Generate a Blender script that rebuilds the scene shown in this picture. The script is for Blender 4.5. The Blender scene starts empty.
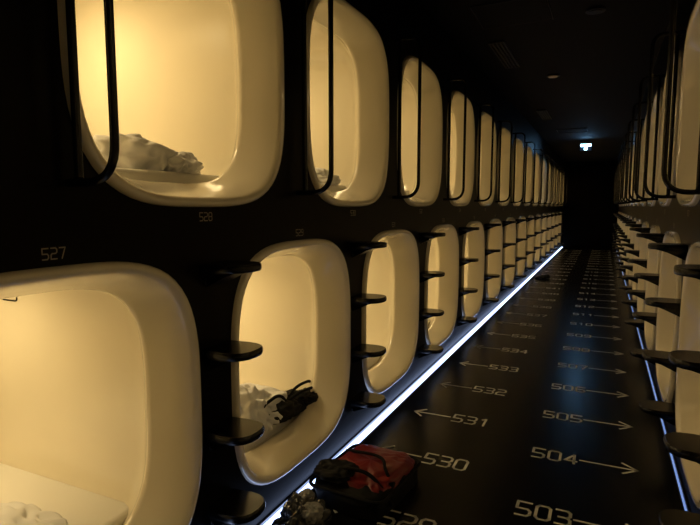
import bpy, bmesh, math, random
from mathutils import Vector, Matrix, noise
random.seed(4)
S=1.25           # metres per wall-distance unit
H=1.075          # eye height in units
WL=1.0           # left wall distance
WR=0.315         # right wall distance
P=0.97           # capsule pitch
YEND=15.35; YSTART=-2.2; ZC=1.15
scene=bpy.context.scene
scene.view_settings.view_transform='Standard'
def V(x,y,z): return Vector((x*S,y*S,(z+H)*S))
def link(o,parent=None):
    scene.collection.objects.link(o)
    if parent: o.parent=parent
    return o
def empty(name,loc=(0,0,0),rot=(0,0,0)):
    e=bpy.data.objects.new(name,None); e.empty_display_size=.1
    e.location=loc; e.rotation_euler=rot
    return link(e)
# ---------- materials
def mat(name,col,rough=.5,metal=0,emis=None,es=0,bump=None,var=None,coat=0,spec=None):
    m=bpy.data.materials.new(name); m.use_nodes=True
    nt=m.node_tree; b=nt.nodes['Principled BSDF']
    b.inputs['Base Color'].default_value=(*col,1)
    b.inputs['Roughness'].default_value=rough
    b.inputs['Metallic'].default_value=metal
    b.inputs['Coat Weight'].default_value=coat
    b.inputs['Coat Roughness'].default_value=.06
    if spec is not None: b.inputs['Specular IOR Level'].default_value=spec
    if emis:
        b.inputs['Emission Color'].default_value=(*emis,1)
        b.inputs['Emission Strength'].default_value=es
    if bump or var:
        tc=nt.nodes.new('ShaderNodeTexCoord')
        n=nt.nodes.new('ShaderNodeTexNoise')
        n.inputs['Scale'].default_value=(bump or var)[0]
        n.inputs['Detail'].default_value=5
        nt.links.new(tc.outputs['Object'],n.inputs['Vector'])
        if bump:
            bp=nt.nodes.new('ShaderNodeBump'); bp.inputs['Strength'].default_value=bump[1]
            bp.inputs['Distance'].default_value=bump[2] if len(bump)>2 else .01
            nt.links.new(n.outputs['Fac'],bp.inputs['Height'])
            nt.links.new(bp.outputs['Normal'],b.inputs['Normal'])
        if var:
            cr=nt.nodes.new('ShaderNodeValToRGB')
            cr.color_ramp.elements[0].position=.35; cr.color_ramp.elements[1].position=.65
            cr.color_ramp.elements[0].color=(*[c*var[1] for c in col],1)
            cr.color_ramp.elements[1].color=(*col,1)
            nt.links.new(n.outputs['Fac'],cr.inputs['Fac'])
            nt.links.new(cr.outputs['Color'],b.inputs['Base Color'])
    return m
M_shell=mat('capsule_cream_plastic',(.80,.73,.57),.17,var=(2.5,.95),coat=.6)
M_wall=mat('wall_black_laminate',(.0018,.0013,.0010),.36,bump=(60,.05,.002),spec=.07)
M_floor=mat('floor_black_vinyl',(.0035,.0035,.0045),.26,bump=(90,.10,.002),spec=.20)
M_ceil=mat('ceiling_dark_paint',(.0035,.0030,.0028),.8,bump=(120,.1,.002),spec=.1)
M_paint=mat('floor_marking_paint',(.74,.74,.72),.5,var=(18,.85))
M_label=mat('label_grey',(.40,.36,.29),.5,var=(30,.85))
M_black=mat('black_powdercoat',(.0025,.0022,.0022),.26,bump=(200,.05,.001),spec=.3)
M_sheet=mat('white_bed_linen',(.80,.78,.72),.85,bump=(14,.3,.01))
M_duvet=mat('duvet_cotton',(.76,.76,.77),.9,bump=(16,.3,.008))
M_led=mat('led_strip_diffuser',(.8,.85,.9),.4,emis=(.46,.60,1.0),es=4.6,var=(3,.95))
M_ledb=mat('led_strip_blue',(.6,.7,.9),.4,emis=(.20,.40,1.0),es=.65,var=(3,.95))
M_alu=mat('aluminium_profile',(.15,.15,.16),.35,1,bump=(80,.05,.001))
M_lamp=mat('lamp_lens',(.9,.8,.6),.4,emis=(1,.8,.5),es=1.5,var=(3,.95))
M_fab=mat('black_fabric',(.0030,.0030,.0035),.7,bump=(60,.3,.003),spec=.2)
M_red=mat('red_nylon',(.15,.006,.009),.42,bump=(30,.4,.004))
M_poly=mat('grey_plastic_bag',(.040,.040,.042),.2,bump=(12,.4,.008))
M_tissue=mat('pale_paper',(.22,.215,.21),.6,bump=(20,.3,.004))
M_down=mat('downlight_lens',(.1,.06,.03),.4,emis=(1,.55,.2),es=.05,var=(3,.95))
M_grille=mat('grille_metal',(.014,.012,.011),.5,.3,bump=(90,.05,.001),spec=.2)
M_exit=mat('exit_sign_face',(.6,.9,.9),.4,emis=(.45,.85,1.0),es=6,var=(3,.95))
# ---------- mesh helpers
def mesh_obj(name,verts,faces,m,parent=None,smooth=True,loc=None):
    me=bpy.data.meshes.new(name); me.from_pydata([tuple(v) for v in verts],[],faces)
    me.materials.append(m)
    if smooth:
        for p in me.polygons: p.use_smooth=True
    me.update()
    o=bpy.data.objects.new(name,me)
    if loc is not None: o.location=loc
    return link(o,parent)
def rbox_mesh(name,size,bev,m,seg=4):
    bm=bmesh.new(); bmesh.ops.create_cube(bm,size=1)
    for v in bm.verts: v.co=Vector((v.co.x*size[0],v.co.y*size[1],v.co.z*size[2]))
    if bev>0: bmesh.ops.bevel(bm,geom=list(bm.edges),offset=bev,segments=seg,profile=.5,affect='EDGES')
    me=bpy.data.meshes.new(name); bm.to_mesh(me); bm.free(); me.materials.append(m)
    for p in me.polygons: p.use_smooth=bev>0
    return me
def rbox(name,size,bev,m,loc,parent=None,rot=(0,0,0),seg=4):
    o=bpy.data.objects.new(name,rbox_mesh(name,size,bev,m,seg)); o.location=loc; o.rotation_euler=rot
    return link(o,parent)
def superell(hw,hh,n,N=96):
    out=[]
    for i in range(N):
        t=2*math.pi*(i+.5)/N; c,s=math.cos(t),math.sin(t)
        r=(abs(c/hw)**n+abs(s/hh)**n)**(-1/n)
        out.append((r*c,r*s))
    return out
def tube(name,pts,rad,m,parent=None,cyclic=False,data_only=False):
    cu=bpy.data.curves.new(name,'CURVE'); cu.dimensions='3D'
    sp=cu.splines.new('POLY'); sp.points.add(len(pts)-1)
    for p,q in zip(sp.points,pts): p.co=(*q,1)
    sp.use_cyclic_u=cyclic; sp.use_smooth=True
    cu.bevel_depth=rad; cu.bevel_resolution=4; cu.use_fill_caps=True; cu.materials.append(m)
    if data_only: return cu
    return link(bpy.data.objects.new(name,cu),parent)
def round_path(pts,r,seg=8,closed=False):
    out=[]; n=len(pts)
    for i,p in enumerate(pts):
        p=Vector(p)
        if not closed and i in(0,n-1): out.append(p); continue
        a=Vector(pts[i-1]);b=Vector(pts[(i+1)%n])
        da=(a-p); db=(b-p)
        ri=r[i] if isinstance(r,(list,tuple)) else r
        lim=.49 if not isinstance(r,(list,tuple)) else .95
        rr=min(ri,da.length*lim,db.length*lim)
        A=p+da.normalized()*rr; B=p+db.normalized()*rr
        for k in range(seg+1):
            t=k/seg
            out.append(A*(1-t)**2+p*2*t*(1-t)+B*t*t)
    return out
def SC(pts): return [(p[0]*S,p[1]*S,p[2]*S) for p in pts]
def crumple(name,size,m,loc,seed,amp=.25,freq=1.6,parent=None,rot=0,flat=.25,res=40,ex=2.6,vex=.9):
    """soft heap: superellipsoid with folds, flattened underneath"""
    verts=[];faces=[];nu,nv=res*2,res
    for j in range(nv+1):
        ph=-math.pi/2+math.pi*j/nv
        for i in range(nu):
            th=2*math.pi*i/nu
            def sg(x,e): return math.copysign(abs(x)**e,x)
            e=2/ex
            hr=sg(math.cos(ph),.8 if vex>.8 else .45)
            d=Vector((hr*sg(math.cos(th),e),hr*sg(math.sin(th),e),sg(math.sin(ph),vex)))
            q=d*freq+Vector((seed*7.3,seed*3.1,seed))
            q2=Vector((q.x*1.2+q.y*.8,q.y*2.2-q.x*.5,q.z))*1.3
            f=1-math.sqrt(noise.noise(q)**2+.01)*2
            g=1-math.sqrt(noise.noise(q2)**2+.012)*2
            k=1+amp*(f-.6)*.6+amp*.6*(g-.6)+amp*.7*noise.noise(q*.6)
            v=Vector((d.x*size[0]*(k*.5+.5),d.y*size[1]*(k*.5+.5),d.z*size[2]*k))
            if v.z<-size[2]*flat: v.z=-size[2]*flat
            verts.append(v)
    for j in range(nv):
        for i in range(nu):
            faces.append((j*nu+i,j*nu+(i+1)%nu,(j+1)*nu+(i+1)%nu,(j+1)*nu+i))
    o=mesh_obj(name,verts,faces,m,parent,True,loc); o.rotation_euler=(0,0,rot)
    o.data.validate()
    return o
# ---------- capsule shell mesh (local: +x = depth into wall, y along, z up)
HW,HH=.402,.408
secs=[(.002,.010,3.5),(-.010,.008,3.5),(-.017,.002,3.5),(-.018,-.006,3.5),(-.013,-.014,3.5),(.0,-.020,3.5),
(.03,-.031,3.5),(.065,-.043,3.5),(.095,-.052,3.5),(.108,-.057,3.5),(.117,-.060,3.5),(.126,-.059,3.5),(.133,-.054,3.5),
(.14,-.045,3.6),(.165,-.034,4.0),(.22,-.028,4.8),(.5,-.022,5),(1.0,-.020,5),(1.45,-.022,5),(1.56,-.035,4.6),(1.62,-.075,4),(1.645,-.15,3.5),(1.65,-.30,3)]
def shell_mesh():
    N=96; verts=[];faces=[]
    for d,o,n in secs:
        for y,z in superell(HW+o,HH+o,n,N): verts.append((d*S,y*S,z*S))
    for j in range(len(secs)-1):
        for i in range(N):
            a=j*N+i;b=j*N+(i+1)%N
            faces.append((a,b,b+N,a+N))
    verts.append((1.65*S,0,0)); c=len(verts)-1; L=(len(secs)-1)*N
    for i in range(N): faces.append((L+i,L+(i+1)%N,c))
    me=bpy.data.meshes.new('shell'); me.from_pydata(verts,[],faces); me.materials.append(M_shell)
    for p in me.polygons: p.use_smooth=True
    return me
ME_shell=shell_mesh()
MZ=-HH+.096       # mattress top, local
ME_matt=rbox_mesh('mattress',(1.40*S,.70*S,.09*S),.02*S,M_sheet)
ME_lamp=rbox_mesh('lamp_panel',(.16*S,.30*S,.014*S),.005*S,M_lamp)
ld={}
def lightdata(p):
    k=round(p,2)
    if k not in ld:
        l=bpy.data.lights.new('reading_light','AREA'); l.shape='RECTANGLE'; l.size=.14*S; l.size_y=.28*S
        l.energy=p; l.color=(1,.735,.345); ld[k]=l
    return ld[k]
seam=round_path([(.34,0,.33),(.29,0,.235),(.22,0,.215),(.12,0,.19)],.03)
CU_seam=tube('moulded_seam',SC(seam),.0028*S,M_shell,data_only=True)
def capsule(side,yc,zc,power,detail=True):
    X=-WL if side=='L' else WR
    e=empty('sleeping_capsule',V(X,yc,zc),(0,0,math.pi if side=='L' else 0))
    link(bpy.data.objects.new('shell',ME_shell),e)
    m=link(bpy.data.objects.new('mattress',ME_matt),e); m.location=((.17+.70)*S,0,(MZ-.045)*S)
    lp=link(bpy.data.objects.new('lamp_panel',ME_lamp),e); lp.location=(.75*S,0,(HH-.030)*S)
    l=link(bpy.data.objects.new('reading_light',lightdata(power)),e); l.location=(.75*S,0,(HH-.042)*S)
    if detail:
        sgn=-1 if side=='L' else 1
        c=link(bpy.data.objects.new('moulded_seam',CU_seam),e); c.location=(0,sgn*.372*S,0)
    return e
LZ,UZ=-.538,.416
L0,U0=.726,1.176          # left row phases
RU0,RL0=2.63-3*P,3.115-4*P # right phases
left_low=[L0+P*k for k in range(-2,15)]
left_up=[U0+P*k for k in range(-3,15)]
right_up=[RU0+P*k for k in range(0,18) if RU0+P*k<YEND-.5]
right_low=[RL0+P*k for k in range(0,18) if RL0+P*k<YEND-.5]
caps={}
PW=1.38
for i,y in enumerate(left_low):
    caps['LL',i]=capsule('L',y,LZ,PW*[4.5,4.5,3.9,4.8,4.8,5.0,4.4][i%7],detail=False)
for i,y in enumerate(left_up):
    caps['LU',i]=capsule('L',y,UZ,PW*[4.5,4.5,4.5,5.9,4.8,4.2,4.6,4.2][i%8],detail=(i in (3,4)))
for i,y in enumerate(right_up): caps['RU',i]=capsule('R',y,UZ,2.1,False)
for i,y in enumerate(right_low): caps['RL',i]=capsule('R',y,LZ,2.1,False)
# ---------- walls with capsule openings
def wall(name,X,low,up):
    verts=[];faces=[];N=96
    ZS=-.057
    def cell(yc,zc,y0,y1,z0,z1):
        hole=superell(HW+.004,HH+.004,3.5,N); base=len(verts)
        outer=[]
        for y,z in hole:
            t=1e9
            if y>1e-9: t=min(t,(y1-yc)/y)
            if y<-1e-9: t=min(t,(y0-yc)/y)
            if z>1e-9: t=min(t,(z1-zc)/z)
            if z<-1e-9: t=min(t,(z0-zc)/z)
            outer.append([yc+y*t,zc+z*t])
        for cy in (y0,y1):
            for cz in (z0,z1):
                b=min(range(N),key=lambda i:(outer[i][0]-cy)**2+(outer[i][1]-cz)**2)
                outer[b]=[cy,cz]
        for y,z in hole: verts.append(V(X,yc+y,zc+z))
        for y,z in outer: verts.append(V(X,y,z))
        for i in range(N):
            j=(i+1)%N; faces.append((base+i,base+j,base+N+j,base+N+i))
    def quad(y0,y1,z0,z1):
        if y1-y0<1e-4: return
        b=len(verts)
        for y,z in((y0,z0),(y1,z0),(y1,z1),(y0,z1)): verts.append(V(X,y,z))
        faces.append((b,b+1,b+2,b+3))
    for row,zc,z0,z1 in((low,LZ,-H,ZS),(up,UZ,ZS,ZC)):
        for y in row: cell(y,zc,y-P/2,y+P/2,z0,z1)
        quad(YSTART-.6,row[0]-P/2,z0,z1); quad(row[-1]+P/2,max(YEND,row[-1]+P/2),z0,z1)
    return mesh_obj(name,verts,faces,M_wall,smooth=False)
wall('wall_left',-WL,left_low,left_up)
wall('wall_right',WR,right_low,right_up)
def plane(name,pts,m): return mesh_obj(name,pts,[(0,1,2,3)],m,smooth=False)
Y0=YSTART-.6
plane('floor',[V(-WL,Y0,-H),V(WR,Y0,-H),V(WR,YEND,-H),V(-WL,YEND,-H)],M_floor)
plane('ceiling',[V(-WL,Y0,ZC),V(WR,Y0,ZC),V(WR,YEND,ZC),V(-WL,YEND,ZC)],M_ceil)
plane('wall_back',[V(-WL,YEND,-H),V(WR,YEND,-H),V(WR,YEND,ZC),V(-WL,YEND,ZC)],M_wall)
plane('wall_front',[V(-WL,Y0,-H),V(WR,Y0,-H),V(WR,Y0,ZC),V(-WL,Y0,ZC)],M_wall)
# ---------- LED strips at the skirting
LEN=(YEND-Y0)
def led(X,s,w,m):
    e=empty('led_strip_light',V(X,(YEND+Y0)/2,-H))
    rbox('diffuser',(w*S,LEN*S*.998,.008*S),0,m,(s*(w/2+.006)*S,0,.005*S),e)
    rbox('profile_back',(.006*S,LEN*S*.998,.020*S),0,M_alu,(s*.0035*S,0,.0102*S),e)
    rbox('profile_lip',(.003*S,LEN*S*.998,.007*S),0,M_alu,(s*(w+.0085)*S,0,.0040*S),e)
led(-WL,1,.031,M_led)
led(WR,-1,.006,M_ledb)
# ---------- ladders (treads between lower capsules)
def tread_mesh():
    pr=.142; hw=.072; N=10
    out=[(.001,-hw*.9)]
    for k in range(N+1):
        a=-math.pi/2+math.pi*k/N
        out.append((pr-.075+.075*math.copysign(abs(math.cos(a))**.8,math.cos(a)),hw*math.copysign(abs(math.sin(a))**.8,math.sin(a))))
    out.append((.001,hw*.9))
    n=len(out); verts=[];faces=[]
    cx,cy=pr*.5,0
    def ring(sc,zf):
        for x,y in out:
            x2=cx+(x-cx)*sc if x>.002 else x; y2=y*sc
            verts.append((x2*S,y2*S,zf(x)*S))
    ring(.93,lambda x:.011); ring(.98,lambda x:.009); ring(1.0,lambda x:.003)
    ring(1.0,lambda x:-.004); ring(.97,lambda x:-.010-.004*(1-x/pr)); ring(.6,lambda x:-.012-.045*(1-max(x,0)/pr)**2)
    for j in range(5):
        for i in range(n-1):
            a=j*n+i; faces.append((a,a+1,a+1+n,a+n))
    faces.append(tuple(range(n))); faces.append(tuple(reversed(range(5*n,6*n))))
    me=bpy.data.meshes.new('tread'); me.from_pydata(verts,[],faces); me.materials.append(M_black)
    for p in me.polygons: p.use_smooth=len(p.vertices)==4
    return me
ME_tread=tread_mesh()
ME_plate=rbox_mesh('mount_plate',(.008*S,.10*S,.06*S),.003*S,M_black,2)
TZ=(-.168,-.408,-.645,-.874)
def ladder(side,y):
    X=-WL if side=='L' else WR
    e=empty('capsule_ladder',V(X,y,0),(0,0,0 if side=='L' else math.pi))
    for i,z in enumerate(TZ):
        o=link(bpy.data.objects.new('tread_%d'%(i+1),ME_tread),e); o.location=(0,0,z*S)
        o=link(bpy.data.objects.new('mount_plate_%d'%(i+1),ME_plate),e); o.location=(.0045*S,0,(z-.02)*S)
for y in left_low[:-1]: ladder('L',y+P/2+.008)
for y in right_low[:-1]: ladder('R',y+P/2)
# ---------- grab rails
def rail_data():
    o_,i_=.138,.034; z0,z1=.048,.835
    loop=round_path([(i_,0,z0),(o_,0,z0),(o_,0,z1),(i_,0,z1)],(.014,.08,.055,.02),closed=True)
    return tube('rail_loop',SC(loop),.0088*S,M_black,cyclic=True,data_only=True)
CU_rail=rail_data()
CU_arm=tube('arm',[(.001,0,0),(.055*S,0,0)],.0085*S,M_black,data_only=True)
def rail(side,y):
    X=-WL if side=='L' else WR
    e=empty('grab_rail',V(X,y,0),(0,0,0 if side=='L' else math.pi))
    link(bpy.data.objects.new('rail_loop',CU_rail),e)
    for i,z in enumerate((.048,.835)):
        a=link(bpy.data.objects.new('arm_%d'%(i+1),CU_arm),e); a.location=(0,0,z*S)
for i,y in enumerate(left_up[:-1]): rail('L',y+P/2+(.076 if i==2 else .022))
for y in right_up[:-1]: rail('R',y+P/2)
# ---------- stroked digits
def digit(ch):
    w,h,m,c=.62,1.,.5,.13
    O=[(c,0),(w-c,0),(w,c),(w,h-c),(w-c,h),(c,h),(0,h-c),(0,c),(c,0)]
    six=[(w,h),(c,h),(0,h-c),(0,c),(c,0),(w-c,0),(w,c),(w,m-c),(w-c,m),(0,m)]
    return {'0':[O],'1':[[(w*.2,h-.17),(w*.55,h),(w*.55,0)]],
    '2':[[(0,h),(w-c,h),(w,h-c),(w,m+c),(w-c,m),(c,m),(0,m-c),(0,0),(w,0)]],
    '3':[[(0,h),(w-c,h),(w,h-c),(w,m+c),(w-c,m),(.12,m)],[(w-c,m),(w,m-c),(w,c),(w-c,0),(0,0)]],
    '4':[[(w*.78,0),(w*.78,h),(0,.28),(w,.28)]],
    '5':[[(w,h),(0,h),(0,m),(w-c,m),(w,m-c),(w,c),(w-c,0),(0,0)]],
    '6':[six],'7':[[(0,h),(w,h),(w*.42,0)]],'8':[O,[(0,m),(w,m)]],
    '9':[[(w-x,h-y) for x,y in six]]}[ch]
def strokes(text,width,height):
    adv=.62+.26; tot=adv*len(text)-.26; sx=width/tot
    out=[]
    for k,ch in enumerate(text):
        for pl in digit(ch): out.append([((x+k*adv)*sx-width/2,(y-.5)*height) for x,y in pl])
    return out
def ribbon(pls,th,fn,verts,faces):
    for pl in pls:
        for a,b in zip(pl[:-1],pl[1:]):
            a=Vector(a);b=Vector(b);d=(b-a)
            if d.length<1e-6: continue
            d.normalize(); n=Vector((-d.y,d.x))*th/2; a2=a-d*th*.35; b2=b+d*th*.35
            k=len(verts)
            for p in(a2-n,b2-n,b2+n,a2+n): verts.append(fn(p.x,p.y))
            faces.append((k,k+1,k+2,k+3))
verts=[];faces=[]
hh=H
def fl(x,y): return V(x,y,-H+.0016)
for n in range(529,562):
    y=(1.545+.4545*(n-529))*hh; x=-.525*hh
    if y>YEND-.5: break
    pls=[[(px+x,py+y) for px,py in pl] for pl in strokes(str(n),.165*hh,.085*hh)]
    pls.append([(-.625*hh,y),(-.80*hh,y)]); pls.append([(-.755*hh,y+.045*hh),(-.80*hh,y),(-.755*hh,y-.045*hh)])
    ribbon(pls,.0100*hh,fl,verts,faces)
for n in range(500,536):
    y=(1.785+.4515*(n-503))*hh; x=-.14*hh
    if y>YEND-.5: break
    pls=[[(px+x,py+y) for px,py in pl] for pl in strokes(str(n),.165*hh,.085*hh)]
    pls.append([(-.045*hh,y),(.155*hh,y)]); pls.append([(.105*hh,y+.045*hh),(.155*hh,y),(.105*hh,y-.045*hh)])
    ribbon(pls,.0100*hh,fl,verts,faces)
mesh_obj('floor_number_markings',verts,faces,M_paint,smooth=False)
# wall labels
def label(side,y,z,text,hgt=.022):
    X=-WL+.0015 if side=='L' else WR-.0015
    v=[];f=[]
    ribbon(strokes(text,hgt*2.3,hgt),hgt*.12,(lambda a,b:V(X,y+a,z+b)) if side=='L' else (lambda a,b:V(X,y-a,z+b)),v,f)
    mesh_obj('capsule_number_label',v,f,M_label,smooth=False)
for i,y in enumerate(left_low):
    label('L',y-.000,-.094,str(527+2*(i-2)))
for i,y in enumerate(left_up):
    label('L',y+.012,-.028,str(528+2*(i-3)))
for i,y in enumerate(right_low): label('R',y,-.094,str(500+2*i))
for i,y in enumerate(right_up): label('R',y,-.028,str(501+2*i))
# ---------- bedding
def inleft(key,depth,y,z):
    yc=(left_low if key[0]=='LL' else left_up)[key[1]]
    return (depth*S,-(y-yc)*S,z*S)
def duvet(key,depth,y,size,seed,rot=0,amp=.5):
    crumple('duvet',(size[0]*S,size[1]*S,size[2]*S),M_duvet,inleft(key,depth,y,MZ+size[2]*.22),seed,amp=amp,parent=caps[key],rot=rot,res=60)
duvet(('LU',3),.36,1.27,(.15,.15,.090),2,.3)
duvet(('LU',3),.27,1.33,(.10,.10,.055),3,.3)
duvet(('LU',4),.32,2.34,(.14,.12,.06),5,.1)
duvet(('LL',3),.36,1.75,(.25,.17,.085),7,.2)
duvet(('LL',3),.27,1.68,(.13,.15,.12),8,.4)
duvet(('LL',2),.37,.74,(.19,.17,.050),9,.0)
duvet(('LL',4),.9,2.75,(.3,.2,.08),11,.0)
c=caps['LL',2]
hk=[(.0,0,.03),(.0,.0,-.01),(.075,0,-.01),(.075,0,.02)]
o=tube('coat_hook',SC(round_path(hk,.012)),.0026*S,M_black,c)
o.location=inleft(('LL',2),.70,L0+.372,.245)
# ---------- handbag with straps in second lower capsule
bag=empty('handbag',V(-WL-.185,1.85,LZ+MZ))
crumple('body',(.085*S,.16*S,.048*S),M_fab,(0,-.01*S,.015*S),21,amp=.42,parent=bag)
crumple('flap',(.06*S,.09*S,.028*S),M_fab,(.04*S,.14*S,.022*S),23,amp=.42,parent=bag)
for k,(pts) in enumerate([[(0,-.13,.02),(.02,-.17,.08),(.03,-.06,.10),(.03,.0,.04)],[(0,.0,.03),(.03,.07,.09),(.03,.20,.08),(.02,.24,.010)],[(.02,-.02,.04),(.05,.06,.07),(.06,.18,.06),(.06,.25,.02)]]):
    tube('strap_%d'%(k+1),SC(round_path(pts,.08)),.0065*S,M_fab,bag)
# ---------- soft red travel bag on the floor
sc=empty('duffel_bag',V(-.782,1.82,-H),(0,0,math.radians(-4)))
crumple('soft_body',(.155*S,.20*S,.070*S),M_fab,(0,0,.024*S),51,amp=.16,parent=sc,flat=.33,ex=5,vex=.5,res=48)
crumple('red_top',(.138*S,.170*S,.045*S),M_red,(.010*S,.010*S,.060*S),53,amp=.22,freq=2.0,parent=sc,flat=.3,ex=4.5,vex=.6,res=60)
def rrect(a,b,z,r=.04): return SC(round_path([(-a/2,-b/2,z),(a/2,-b/2,z),(a/2,b/2,z),(-a/2,b/2,z)],r,closed=True))
tube('piping',rrect(.305,.385,.064,.05),.007*S,M_fab,sc,cyclic=True)
tube('carry_strap_a',SC(round_path([(-.13,-.10,.08),(-.05,-.12,.122),(.06,-.10,.118),(.13,-.12,.075),(.160,-.12,.03)],.06)),.007*S,M_fab,sc)
tube('carry_strap_b',SC(round_path([(-.14,.09,.08),(-.06,.02,.122),(.05,.04,.118),(.10,-.05,.113),(.14,-.06,.07)],.06)),.006*S,M_fab,sc)
crumple('clothes_heap',(.08*S,.075*S,.022*S),M_fab,(-.075*S,-.11*S,.100*S),31,amp=.5,parent=sc)
pb=empty('plastic_bag',V(-.865,1.47,-H))
crumple('bag_body',(.085*S,.11*S,.070*S),M_poly,(0,0,.024*S),41,amp=.8,freq=2.2,parent=pb,flat=.3,ex=2.1)
crumple('crumpled_paper',(.045*S,.05*S,.028*S),M_tissue,(.03*S,-.01*S,.072*S),43,amp=.6,freq=1.5,parent=pb,flat=.6,ex=2)
crumple('bottle_wrap',(.03*S,.06*S,.025*S),M_tissue,(-.03*S,.05*S,.072*S),45,amp=.5,freq=1.5,parent=pb,flat=.6,ex=2)
# ---------- shoes far down the corridor
def shoe(parent,loc,nm):
    prof=[(-.13,.030,.055),(-.11,.036,.075),(-.06,.035,.070),(-.02,.034,.055),(.03,.042,.042),(.08,.044,.034),(.12,.032,.026),(.138,.012,.014)]
    v=[];f=[];N=16
    for y,w,h in prof:
        for i in range(N):
            t=2*math.pi*i/N; v.append((w*math.cos(t),y,max(0,h*.5+h*.5*math.sin(t)*1.0)))
    for j in range(len(prof)-1):
        for i in range(N): f.append((j*N+i,j*N+(i+1)%N,(j+1)*N+(i+1)%N,(j+1)*N+i))
    f.append(tuple(reversed(range(N)))); f.append(tuple(range((len(prof)-1)*N,len(prof)*N)))
    return mesh_obj(nm,v,f,M_fab,parent,True,loc)
sh=empty('pair_of_shoes',V(-.80,8.5,-H),(0,0,.9))
shoe(sh,(-.055,0,.004),'shoe_left'); shoe(sh,(.055,.02,.004),'shoe_right')
# ---------- ceiling fittings
def grille(y,x,w,l,n):
    e=empty('ceiling_vent',V(x,y,ZC))
    for i in range(n):
        rbox('slat_%d'%(i+1),(.012*S,l*S,.012*S),0,M_grille,((-w/2+w*i/(n-1))*S,0,-.007*S),e)
    for s in(-1,1):
        rbox('frame_%d'%(s+2),(w*1.15*S,.012*S,.014*S),0,M_grille,(0,s*l/2*S,-.008*S),e)
grille(4.35,-.74,.10,.75,5); grille(7.3,-.74,.10,.75,5)
def hatch(y,x,a,b):
    e=empty('ceiling_access_hatch',V(x,y,ZC))
    tube('frame',[(p[0]*S,p[1]*S,-.004*S) for p in [(-a/2,-b/2),(a/2,-b/2),(a/2,b/2),(-a/2,b/2)]],.004*S,M_grille,e,cyclic=True)
    rbox('panel',(a*.96*S,b*.96*S,.004*S),0,M_ceil,(0,0,-.003*S),e)
hatch(3.45,-.55,.42,.42); hatch(9,-.5,.42,.42)
def down(x,y,mm,nm='ceiling_downlight'):
    e=empty(nm,V(x,y,ZC))
    for name,r1,r2,d,mt,z in(('trim_ring',.055,.050,.012,M_grille,-.007),('lens',.038,.038,.006,mm,-.015)):
        bm=bmesh.new(); bmesh.ops.create_cone(bm,cap_ends=True,segments=32,radius1=r1*S,radius2=r2*S,depth=d*S)
        me=bpy.data.meshes.new(name); bm.to_mesh(me); bm.free(); me.materials.append(mt)
        o=link(bpy.data.objects.new(name,me),e); o.location=(0,0,z*S)
down(-.465,5.19,M_down); down(-.1,3.6,M_grille,'smoke_detector')
# exit sign
e=empty('exit_sign',V(-.345,10.3,1.02))
rbox('housing',(.19*S,.030*S,.13*S),.006*S,M_grille,(0,0,0),e)
rbox('face',(.17*S,.006*S,.045*S),.002*S,M_exit,(0,-.0175*S,.03*S),e)
rbox('pictogram_panel',(.05*S,.006*S,.07*S),.002*S,M_exit,(0,-.0185*S,-.018*S),e)
for s in(-1,1): tube('rod_%d'%(s+2),[(s*.07*S,0,.06*S),(s*.07*S,0,.129*S)],.004*S,M_grille,e)
l=bpy.data.lights.new('sign_glow','POINT'); l.shadow_soft_size=.04; l.energy=4; l.color=(.22,.5,1)
o=link(bpy.data.objects.new('sign_glow',l),e); o.location=(0,-.08*S,-.02*S)
# ---------- world, camera
w=bpy.data.worlds.new('world'); scene.world=w; w.use_nodes=True
w.node_tree.nodes['Background'].inputs[0].default_value=(.01,.01,.014,1); w.node_tree.nodes['Background'].inputs[1].default_value=.1
cam=bpy.data.cameras.new('camera'); co=bpy.data.objects.new('camera',cam); link(co)
cam.sensor_width=36; cam.lens=540/700*36; cam.clip_start=.02; cam.clip_end=100
co.location=V(0,0,0); co.rotation_euler=(math.radians(90-5.92),0,math.radians(25.16))
scene.camera=co
